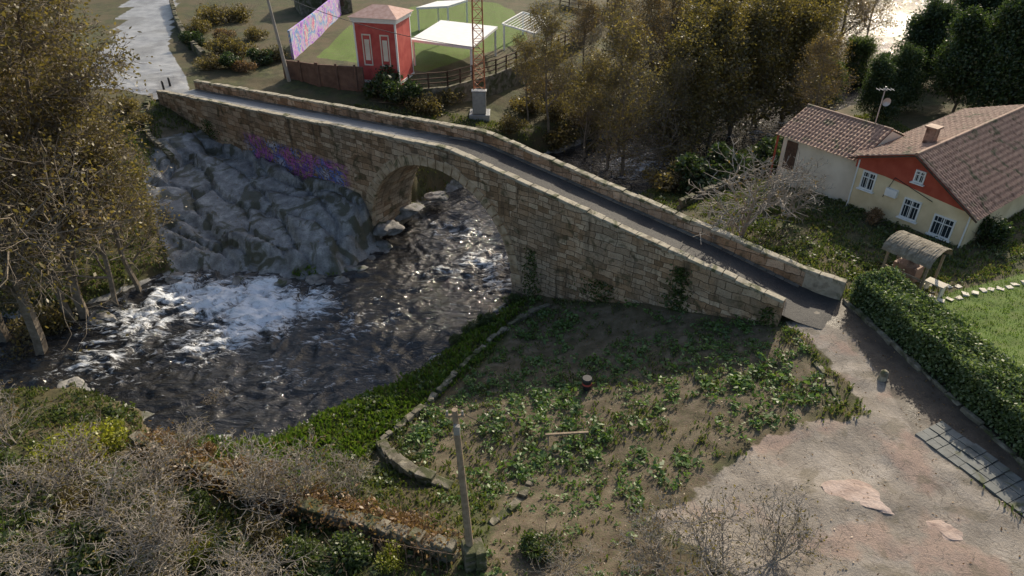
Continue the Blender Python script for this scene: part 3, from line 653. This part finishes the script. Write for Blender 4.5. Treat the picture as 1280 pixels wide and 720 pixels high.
# rocks
def rock(name,u,v,s,z=None,mat=None,zs=.8,ax=(1,1)):
    p=G(u,v) if z is None else P(u,v,z)
    bm=bmesh.new();bmesh.ops.create_icosphere(bm,subdivisions=4,radius=1);sd_=random.random()*50
    for vv in bm.verts:
        n_=mnoise.noise(vv.co*1.1+Vector((sd_,0,0)))*.5+mnoise.cell(vv.co*1.2+Vector((sd_,3,0)))*.15+mnoise.noise(vv.co*4+Vector((sd_,0,0)))*.08;vv.co*=1+n_
        vv.co.z*=.6
    me=bpy.data.meshes.new(name);bm.to_mesh(me);bm.free();me.materials.append(mat or M_rock)
    obj(name,me,None,p,random.uniform(-.5,.5),(s*random.uniform(1.1,1.5)*ax[0],s*ax[1],s*zs))
for u,v,s in [(300,350,.5),(395,350,.7),(220,348,.6),(440,336,.7),(472,308,.8),(130,398,.8),(625,388,.4),(90,480,.6),(425,350,.6),(350,352,.5)]:
    rock('boulder',u,v,s,WZ+.0,zs=.6)
for u,v,s in [(500,262,1.2),(485,285,1.0),(545,245,.8)]: rock('boulder',u,v,s,-4.1)
for u,v,s in [(1075,618,.7),(1195,664,.5)]:
    p=G(u,v);rock('rock_outcrop',u,v,s,p[2]-.03,M_outc,.12,(1.3,.9))
# slab pavement
M_slab=simple('slab_stone',(.07,.08,.078),(.16,.17,.165),1.2,.7,.5,c3=(.12,.125,.12),moss=.3)
pa=G(1140,545)[:2];pb=G(1290,660)[:2];pc=G(1187,530)[:2]
du=(pb-pa);LU=np.linalg.norm(du);du/=LU;dv=np.array([-du[1],du[0]]);dv=dv if np.dot(dv,pc-pa)>0 else -dv
mb=MB();LV=max(2.0,abs(np.dot(dv,pc-pa)))
for i in range(int((LU+3)/.5)):
    for j in range(int(LV/.42)):
        q=pa+du*(i*.5+.3)+dv*(j*.42+.25);mb.box((q[0],q[1],H(*q)-.005+random.uniform(-.01,.01)),(.475,.395,.12),math.atan2(du[1],du[0])+random.uniform(-.02,.02),jit=.01)
mb.make('slab_pavement',M_slab)
mb=MB()
for k_,(a,b2) in enumerate([((1175,378),(1300,350)),((1150,352),(1215,362)),((1165,385),(1160,350))]):
    pa_,pb_=G(*a),G(*b2);L=np.linalg.norm(pb_-pa_);m=int(L/.55)
    for i in range(m):
        q=pa_+(pb_-pa_)*(i/m)+RL.normal(0,.05,3);mb.box((q[0],q[1],H(q[0],q[1])+.02),(.36,.3,.07),random.uniform(0,3),jit=.04)
mb.make('stepping_stones',M_whitew,None,.02)
# ---------------- hedge ----------------
h0=np.array([18.2,30.9]);h1=np.array([22.4,10.])
hd=h1-h0;HL=np.linalg.norm(hd);hd/=HL;hn=np.array([-hd[1],hd[0]]);hn=hn if hn[0]>0 else -hn
rng=np.random.default_rng(3);N=48000;w_=2.2;hh_=1.75
t=rng.uniform(0,HL,N);side=rng.random(N);a=rng.uniform(0,1,N);dd=rng.exponential(.1,N)
bulge=(fbm(t*.7,a*2,4)-.5)*.9
nn_=np.where(side<.45,a*w_,np.where(side<.8,dd-bulge*.5,w_-dd+bulge*.5));zz_=np.where(side<.45,hh_-dd+bulge,a*hh_)
end=rng.random(N)<.06;t=np.where(end,dd,t);nn_=np.where(end,rng.random(N)*w_,nn_);zz_=np.where(end,a*hh_,zz_)
C=np.stack([h0[0]+hd[0]*t+hn[0]*nn_,h0[1]+hd[1]*t+hn[1]*nn_,zz_],1)+rng.normal(0,.08,(N,3));C[:,2]+=hfun(C[:,0],C[:,1])
hedge=empty('garden_hedge');V,Q=leaves_q(C,.085,rng);obj('foliage',npmesh('foliage',V,Q,L_hedge),hedge)
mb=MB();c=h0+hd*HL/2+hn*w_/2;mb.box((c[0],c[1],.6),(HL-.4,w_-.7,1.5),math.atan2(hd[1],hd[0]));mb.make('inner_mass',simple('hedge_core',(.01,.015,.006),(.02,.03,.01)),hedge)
stone_wall('hedge_base_wall',[(h0[0]+hd[0]*i-hn[0]*.2,h0[1]+hd[1]*i-hn[1]*.2,.22) for i in np.arange(0,HL,4)],.25,.22,M_drywall,.8,.25,.02)
# ---------------- house ----------------
def corr_roof(name,p00,p10,p01,p11,mat,parent,per=.26):
    p00,p10,p01,p11=[np.array(p,float) for p in(p00,p10,p01,p11)]
    W_=np.linalg.norm(p10-p00);S_=np.linalg.norm(p01-p00);nu=int(W_/per*6);nv_=max(4,int(S_/.38)*2)
    nrm=np.cross(p10-p00,p01-p00);nrm/=np.linalg.norm(nrm);nrm=nrm if nrm[2]>0 else -nrm
    V=[];
    for j in range(nv_+1):
        f=j/nv_
        for i in range(nu+1):
            g=i/nu;p=(p00*(1-g)+p10*g)*(1-f)+(p01*(1-g)+p11*g)*f
            w=abs(math.sin(math.pi*g*W_/per))
            V.append(p+nrm*(.075*w+.03*((j+1)%2)+.012*math.sin(i*.7+j*3)+.01+.04*math.sin(g*9)*math.sin(f*3)))
    Fq=[(j*(nu+1)+i,j*(nu+1)+i+1,(j+1)*(nu+1)+i+1,(j+1)*(nu+1)+i) for j in range(nv_) for i in range(nu)]
    return pymesh(name,V,Fq,mat,parent)
house=empty('cream_cottage')
c0=np.array([22.9,42.9]);c1=np.array([27.4,36.8]);fd=(c1-c0);FL=np.linalg.norm(fd);fd/=FL;bd=np.array([-fd[1],fd[0]]);bd=bd if bd[0]>0 else -bd
def hw(a,b2,z): q=c0+fd*a+bd*b2;return (q[0],q[1],z)
el,er,ap,DP=3.5,2.35,4.75,15.
am=FL*.47
base=-.6
V=[hw(0,0,base),hw(FL,0,base),hw(FL,0,er),hw(am,0,ap),hw(0,0,el),hw(0,DP,base),hw(FL,DP,base),hw(FL,DP,er),hw(am,DP,ap),hw(0,DP,el)]
pymesh('walls',V,[(0,1,2,3,4),(1,6,7,2),(6,5,9,8,7),(5,0,4,9)],M_cream,house)
V=[hw(-.1,-.03,el-.75),hw(am*.55,-.03,el-.75),hw(FL+.1,-.03,er-.1),hw(FL+.1,-.03,er+.05),hw(am,-.03,ap),hw(-.1,-.03,el)]
M_redg=simple('gable_red',(.34,.06,.035),(.45,.10,.06),1.5,.7,.2)
pymesh('red_gable',V,[(0,1,2,3,4,5)],M_redg,house)
ov=.45
sl=(ap-el)/am;srr_=(ap-er)/(FL-am)
corr_roof('roof_slope_left',hw(-ov,-ov,el-ov*sl+.08),hw(-ov,DP+ov,el-ov*sl+.08),hw(am,-ov,ap+.08),hw(am,DP+ov,ap+.08),M_tile,house)
corr_roof('roof_slope_right',hw(FL+ov,-ov,er-ov*srr_+.08),hw(FL+ov,DP+ov,er-ov*srr_+.08),hw(am,-ov,ap+.08),hw(am,DP+ov,ap+.08),M_tile,house)
mb=MB();mb.tube(hw(am,-ov,ap+.12),hw(am,DP+ov,ap+.12),.12);mb.make('ridge_tiles',M_tile,house)
mb=MB();an_f=math.atan2(fd[1],fd[0])
for p,q in((hw(-ov,-ov-.02,el-ov*sl),hw(am,-ov-.02,ap)),(hw(am,-ov-.02,ap),hw(FL+ov,-ov-.02,er-ov*srr_))): mb.tube(p,q,.06,k=4)
mb.make('barge_boards',M_woodd,house)
def window(parent,a,z,w,h,nm='window'):
    mb=MB();fw=.09
    for dx,dz,ww,hh2 in((-w/2,0,fw,h),(w/2,0,fw,h),(0,-h/2,w+fw,fw),(0,h/2,w+fw,fw),(0,0,.06,h-.1),(0,h*.18,w-.1,.05)):
        mb.box(hw(a+dx,-.05-(.004 if ww>fw else 0),z+dz),(ww,.1,hh2),an_f)
    for i in range(1,5): mb.box(hw(a-w/2+w*i/5,-.115,z),(.02,.02,h),an_f)
    mb.box(hw(a,-.1,z-h/2-.1),(w+.3,.24,.07),an_f)
    mb.make(nm+'_frame',M_white,parent)
    mb=MB();mb.box(hw(a,-.012,z),(w,.05,h),an_f);mb.make(nm+'_glass',M_glass,parent)
window(house,1.0,2.1,.85,1.15);window(house,4.1,1.25,1.0,1.25);window(house,6.2,.9,1.2,1.25);window(house,4.0,3.45,.55,.7,'attic_window')
mb=MB();mb.box(hw(2.7,-.12,1.9),(.75,.3,.5),an_f);mb.make('air_conditioner',M_white,house,.02)
mb=MB();mb.tube(hw(.1,-.08,base),hw(.1,-.08,el-.2),.05);mb.tube(hw(FL-.1,-.08,base),hw(FL-.1,-.08,er-.2),.05);mb.make('downpipes',M_white,house)
mb=MB();mb.tube(hw(2.2,-.06,1.4),hw(2.6,-.06,2.9),.02,k=5);mb.tube(hw(2.6,-.06,2.9),hw(5.2,-.06,2.2),.02,k=5);mb.make('wall_cable',M_dark,house)
mb=MB();mb.box(hw(am-.9,3,ap+.1),(.6,.6,1.4),an_f);mb.box(hw(am-.9,3,ap+.85),(.8,.8,.12),an_f);mb.make('chimney',M_tile,house)
AL=6.0;AD=6.0;ael,aap=3.15,4.4
def aw(a,b2,z): return hw(a-AL-.003,b2+.5,z)
V=[aw(0,0,base-1),aw(AL,0,base-1),aw(AL,0,ael),aw(0,0,ael),aw(0,AD/2,aap),aw(0,AD,ael),aw(0,AD,base-1),aw(AL,AD/2,aap),aw(AL,AD,ael),aw(AL,AD,base-1)]
pymesh('annex_walls',V,[(0,1,2,3),(0,3,4,5,6),(6,5,8,9),(1,9,8,7,2)],M_whitew,house)
asl=(aap-ael)/(AD/2)
corr_roof('annex_roof_front',aw(-.5,-.5,ael-.5*asl+.06),aw(AL,-.5,ael-.5*asl+.06),aw(-.5,AD/2,aap+.06),aw(AL,AD/2,aap+.06),M_tile,house)
corr_roof('annex_roof_back',aw(-.5,AD+.5,ael-.5*asl+.06),aw(AL,AD+.5,ael-.5*asl+.06),aw(-.5,AD/2,aap+.06),aw(AL,AD/2,aap+.06),M_tile,house)
mb=MB();mb.tube(aw(-.5,AD/2,aap+.1),aw(AL,AD/2,aap+.1),.12);mb.make('annex_ridge',M_tile,house)
mb=MB();mb.box(aw(.8,-.02,1.7),(.9,.06,2.1),an_f);mb.make('annex_door',M_woodd,house)
mb=MB();mb.tube(aw(-.3,-.3,-1.2),aw(-.3,-.3,ael-.1),.08);mb.make('porch_post',M_redg,house)
q=np.array(hw(-2.0,5,3.5))
mb=MB();mb.tube(q,q+[0,0,3.2],.04);mb.tube(q+[-.6,0,3],q+[.6,0,3],.02)
for i in range(5): mb.tube(q+[-.5+.25*i,-.3,3],q+[-.5+.25*i,.3,3],.015)
mb.make('tv_antenna',M_metal,house)
mb=MB();pt=q+np.array([.2,-.2,2.2]);
for i in range(12):
    a0=6.283*i/12;a1=6.283*(i+1)/12
    mb.poly([tuple(pt),tuple(pt+np.array([math.cos(a0)*.3,-.1,math.sin(a0)*.3])),tuple(pt+np.array([math.cos(a1)*.3,-.1,math.sin(a1)*.3]))],[(0,1,2)])
mb.make('satellite_dish',M_metal,house)
sh=empty('garden_shelter');s0=P(1132,352,0)[:2]
def sw(a,b2,z): q=s0+fd*a+bd*b2;return (q[0],q[1],z)
mb=MB()
for a_ in(-1.1,1.1):
    for b_ in(-.8,.8): mb.box(sw(a_,b_,1.0),(.12,.12,2.0),an_f)
mb.box(sw(0,-.85,.9),(2.3,.08,.1),an_f);mb.make('posts',M_wood,sh)
V=[];kx=14;ky=40
for j in range(ky+1):
    for i in range(kx+1):
        t=math.pi*(i/kx);a_=-1.35+2.7*j/ky;V.append(sw(a_+random.uniform(-.02,.02),-math.cos(t)*1.2,1.9+math.sin(t)*.7+.035*abs(math.sin(j*1.4))+random.uniform(-.015,.015)))
Fq=[(j*(kx+1)+i,j*(kx+1)+i+1,(j+1)*(kx+1)+i+1,(j+1)*(kx+1)+i) for j in range(ky) for i in range(kx)]
pymesh('barrel_roof',V,Fq,simple('old_thatch',(.13,.11,.08),(.28,.25,.2),4,.9,.8),sh)
mb=MB();mb.box(sw(-.2,.2,.5),(1.3,1.0,1.1),an_f);mb.tube(sw(-.2,.2,1.05),sw(-.2,.2,1.5),.55,.2,12);mb.make('brick_oven',M_tile,sh,.03)
mb=MB();t0=P(1165,368,.0);mb.box((t0[0],t0[1],.75),(1.0,.6,.06),an_f)
for a_ in(-.4,.4): mb.box((t0[0]+fd[0]*a_,t0[1]+fd[1]*a_,.37),(.08,.5,.74),an_f)
mb.make('garden_table',M_whitew)
# ---------------- red tower ----------------
tw=empty('red_transformer_tower',(*P(484,97,.3)[:2],.1),math.radians(-14))
mb=MB();mb.box((0,0,3.1),(4.4,3.8,6.2));mb.make('walls',M_redp,tw)
mb=MB()
for z,e in((6.1,.25),(6.35,.45),(.3,.12)): mb.box((0,0,z),(4.4+e,3.8+e,.24))
for sx in(-1,1):
    for sy in(-1,1): mb.box((sx*2.14,sy*1.84,3.2),(.16,.16,5.5))
mb.make('white_cornice',M_white,tw)
mb=MB()
for x_ in(-.95,.95):
    mb.box((x_-.42,-1.93,3.4),(.1,.08,2.9));mb.box((x_+.42,-1.93,3.4),(.1,.08,2.9));mb.box((x_,-1.934,4.85),(.94,.08,.12));mb.box((x_,-1.934,1.95),(.94,.08,.12))
    mb.box((x_,-1.915,3.4),(.5,.04,2.0))
mb.make('panel_frames',M_whitew,tw)
mb=MB();mb.poly([(-2.6,-2.3,6.48),(2.6,-2.3,6.48),(2.6,2.3,6.48),(-2.6,2.3,6.48),(-.8,0,7.3),(.8,0,7.3)],[(0,1,5,4),(1,2,5),(2,3,4,5),(3,0,4),(0,3,2,1)]);mb.make('hip_roof',M_tilep,tw)
ms=empty('lattice_mast',P(600,146,-2.2));mb=MB();Hm=24;w=.55
cs=[(-1,-1),(1,-1),(1,1),(-1,1)]
for sx,sy in cs: mb.tube((sx*w,sy*w,0),(sx*w*.6,sy*w*.6,Hm),.06,k=4)
for j in range(26):
    z0=j*Hm/26;z1=(j+1)*Hm/26;f0=w*(1-.4*z0/Hm);f1=w*(1-.4*z1/Hm)
    for i in range(4):
        a_,b_=cs[i],cs[(i+1)%4]
        if (i+j)%2: a_,b_=b_,a_
        mb.tube((a_[0]*f0,a_[1]*f0,z0),(b_[0]*f1,b_[1]*f1,z1),.035,k=4);mb.tube((a_[0]*f0,a_[1]*f0,z0),(b_[0]*f0,b_[1]*f0,z0),.03,k=4)
mb.make('lattice',M_rust,ms)
mb=MB();mb.box((0,-.75,1.7),(1.3,.6,2.2));mb.box((0,-1.08,1.7),(1.1,.05,2.0));mb.box((0,-.75,2.85),(1.45,.75,.1));mb.box((0,-.2,.1),(2,2,.9));mb.make('equipment_cabinet',M_metal,ms,.02)
def pole(name,base_,top_,r,mat):
    e=empty(name,base_);t=np.array(top_)-np.array(base_);mb=MB();mb.tube((0,0,-.4),tuple(t),r*1.3,r*.8,10);mb.box((t[0],t[1],t[2]-.25),(.6,.08,.08))
    mb.make('shaft',mat,e);mb=MB()
    for x_ in(-.24,.24): mb.tube((t[0]+x_,t[1],t[2]-.2),(t[0]+x_,t[1],t[2]-.05),.045,.035)
    mb.box((t[0]+.05,t[1]-.17,t[2]-.7),(.2,.14,.35));mb.make('insulators',M_conc,e)
    return np.array(top_)
pbase=G(362,102);pt1=pole('utility_pole',pbase,(pbase[0]-.8,pbase[1],pbase[2]+8.8),.15,M_conc)
pbase=G(590,703);hp=hgt(pbase,512);pt2=pole('utility_pole',pbase,(pbase[0]-.3,pbase[1],pbase[2]+hp),.12,M_wood)
mb=MB()
for r_ in range(4):
    for i_ in(-1,1): mb.box((pbase[0]+.1+i_*.19,pbase[1]-.1,pbase[2]+.12+r_*.27),(.38,.7,.26),.3,jit=.03)
mb.make('pole_base_block',M_drywall,None,.03)
def cable(name,a,b2,sag=.6,r=.018):
    a=Vector(a);b2=Vector(b2);mb=MB();prev=a
    for i in range(1,17):
        f=i/16;q=a.lerp(b2,f);q.z-=sag*4*f*(1-f);mb.tube(prev,q,r,k=4);prev=q
    mb.make(name,M_dark)
cable('overhead_cable',pt2,P(760,590,.1),.2,.012)
cable('overhead_cable',pt1,P(600,60,8),.8,.03);cable('overhead_cable',pt1,P(240,-60,10),.8,.03)
p=G(733,487);bn=empty('litter_bin',p);mb=MB();mb.tube((0,0,0),(0,0,.62),.22,.26,14);mb.make('body',M_dark,bn)
mb=MB();mb.tube((0,0,.62),(0,0,.70),.28,.24,14);mb.make('lid',M_dark,bn)
mb=MB();mb.tube((0,0,.3),(0,0,.42),.245,.252,14);mb.make('band',M_redp,bn)
mb=MB();p=G(708,552)
for x_ in(-.85,.85):
    mb.tube((p[0]+x_,p[1]-.25,p[2]),(p[0]+x_,p[1],p[2]+.5),.035);mb.tube((p[0]+x_,p[1]+.25,p[2]),(p[0]+x_,p[1],p[2]+.5),.035)
mb.box((p[0],p[1],p[2]+.52),(2.0,.1,.08),.08);mb.make('wooden_sawhorse',M_wood)
for (u,v) in[(213,108),(205,112)]:
    p=G(u,v);mb=MB();mb.tube(p,(p[0],p[1],p[2]+.75),.11,.1,12);mb.tube((p[0],p[1],p[2]+.75),(p[0],p[1],p[2]+.85),.13,.05,12);mb.make('road_bollard',M_dark)
p=G(1102,476);mb=MB();mb.tube((p[0],p[1],p[2]-.1),(p[0],p[1],p[2]+.42),.22,.17,9);mb.tube((p[0],p[1],p[2]+.42),(p[0],p[1],p[2]+.5),.17,.08,9);mb.make('stone_bollard',M_cop)
fe=empty('metal_fence');fp=GP([(470,700),(520,712),(570,722)],0)+GP([(590,700),(560,680),(530,668)],0)
mb=MB()
def fence(mb,pts,h,step,rails,r=.02):
    for a,b2 in zip(pts[:-1],pts[1:]):
        a=np.array(a);b2=np.array(b2);L=np.linalg.norm(b2-a);m=max(1,int(L/step))
        for i in range(m+1): q=a+(b2-a)*i/m;mb.tube(q,q+[0,0,h],r,k=5)
        for f in rails: mb.tube(a+[0,0,h*f],b2+[0,0,h*f],r*.8,k=4)
fence(mb,fp[:3],1.3,.3,(.1,.95),.014);fence(mb,fp[3:],1.2,.3,(.1,.95),.014);mb.make('bars',M_rustd,fe)
rf=empty('terrace_rail_fence');zt=.4;rp=[P(u,v,zt) for u,v in [(512,112),(560,108),(620,92),(680,68),(730,45),(752,28),(735,12),(700,5)]]
mb=MB();fence(mb,rp,1.5,1.6,(.3,.6,.95),.085);mb.make('rails',M_woodd,rf)
mb=MB()
for a,b2 in zip(rp[:-1],rp[1:]):
    c=(a+b2)/2;L=np.linalg.norm(b2-a);mb.box((c[0],c[1],zt-1.6),(L+.05,.35,3.2),math.atan2(b2[1]-a[1],b2[0]-a[0]))
mb.make('retaining_wall',M_drywall,rf)
def pav(name,u0,v0,u1,v1,u2,v2,z,mat,slats=False):
    e=empty(name);a=P(u0,v0,z);b2=P(u1,v1,z);c=P(u2,v2,z);d=a+(c-b2);mb=MB()
    g=H(a[0],a[1])
    if not slats:
        V=[tuple(q) for q in(a,b2,c,d)]+[tuple(q+[0,0,.25]) for q in(a,b2,c,d)];mb.poly(V,BOXF)
    else:
        for p_,q_ in((a,b2),(b2,c),(c,d),(d,a)): mb.tube(p_,q_,.12,k=4)
        for i in range(1,10): f=i/10;mb.tube(a+(b2-a)*f,d+(c-d)*f,.05,k=4)
    mb.make('roof',mat,e);mb=MB()
    for q in(a,b2,c,d): 
        q=q+( (a+c)/2-q)*.06;mb.tube((q[0],q[1],g-.5),tuple(q),.12,k=6)
    mb.make('posts',M_white,e)
pav('white_pavilion',513,52,590,62,622,36,2.9,M_white);pav('white_pergola',628,30,668,42,692,26,2.9,M_white,True);pav('white_canopy',520,12,560,10,585,2,3.0,M_white)
b=NB('graffiti_paint');n0=b.noise(.6,2,dist=3);base_=b.ramp(b.noise(.4,4),[(.3,(.45,.44,.42)),(.7,(.62,.6,.58))])
ln=b.ramp(n0,[(.38,0),(.41,1),(.52,1),(.55,0),(.6,0),(.62,1)]);gc=b.ramp(b.noise(.35,1),[(.35,(.25,.1,.5)),(.5,(.5,.25,.65)),(.6,(.1,.3,.6)),(.7,(.6,.15,.3))])
b.bsdf(b.mix(ln,base_,gc),.8);M_graf=b.m
gw=[P(u,v,.8) for u,v in[(366,70),(395,46),(425,18),(432,-20)]];mb=MB()
for a,b2 in zip(gw[:-1],gw[1:]):
    c=(a+b2)/2;L=np.linalg.norm(b2-a);mb.box((c[0],c[1],1.8),(L+.02,.25,3.4),math.atan2(b2[1]-a[1],b2[0]-a[0]))
mb.make('graffiti_wall',M_graf)
mb=MB();g2=[P(u,v,.3) for u,v in[(358,98),(400,104),(456,108)]]
M_brn=simple('brown_panel',(.10,.06,.045),(.17,.11,.08),1.5,.8,.3)
for a,b2 in zip(g2[:-1],g2[1:]):
    c=(a+b2)/2;L=np.linalg.norm(b2-a);mb.box((c[0],c[1],1.0),(L,.2,2.4),math.atan2(b2[1]-a[1],b2[0]-a[0]))
    for i in range(int(L/2)+1): q=a+(b2-a)*i/(L/2);mb.box((q[0],q[1]-.15,1.1),(.2,.2,2.6))
mb.make('brown_panel_fence',M_brn)
sb=empty('stone_outbuilding',(*P(404,10,1)[:2],.5),.4);mb=MB();mb.box((0,0,1.6),(7,6,3.2));mb.make('walls',M_drywall,sb)
mb=MB();mb.poly([(-3.8,-3.4,3.1),(3.8,-3.4,3.1),(3.8,3.4,3.1),(-3.8,3.4,3.1),(-3.8,0,4.4),(3.8,0,4.4)],[(0,1,5,4),(2,3,4,5),(1,2,5),(3,0,4)]);mb.make('roof',M_tile,sb)
mb=MB();mb.box((0,-3.03,1.1),(1,.1,2));mb.box((2,-3.03,1.6),(.8,.1,.9));mb.make('door',M_woodd,sb)
# ---------------- light ----------------
AZ=math.radians(28);EL=math.radians(31)
Sd=Vector((math.sin(AZ)*math.cos(EL),math.cos(AZ)*math.cos(EL),math.sin(EL)))
sun=bpy.data.lights.new('sun','SUN');sun.energy=5.0;sun.angle=math.radians(.5);sun.color=(1,.88,.69)
so=bpy.data.objects.new('sun',sun);so.rotation_euler=Sd.to_track_quat('Z','Y').to_euler();scene.collection.objects.link(so)
w=bpy.data.worlds.new('World');scene.world=w;w.use_nodes=True;nt=w.node_tree
sk=nt.nodes.new('ShaderNodeTexSky');sk.sky_type='NISHITA';sk.sun_disc=False;sk.sun_elevation=EL;sk.sun_rotation=AZ;sk.dust_density=3.0;sk.air_density=1.2
bg=nt.nodes['Background'];bg.inputs[1].default_value=.15;nt.links.new(sk.outputs[0],bg.inputs[0])
cam=bpy.data.cameras.new('camera');co=bpy.data.objects.new('camera',cam);scene.collection.objects.link(co)
co.location=(0,0,CAMH);co.rotation_euler=(math.radians(90)-PITCH,0,0);cam.sensor_width=36;cam.lens=36*F/1280;cam.clip_end=3000;cam.clip_start=.3
scene.camera=co
scene.view_settings.view_transform='Standard';scene.view_settings.look='None';scene.view_settings.exposure=0
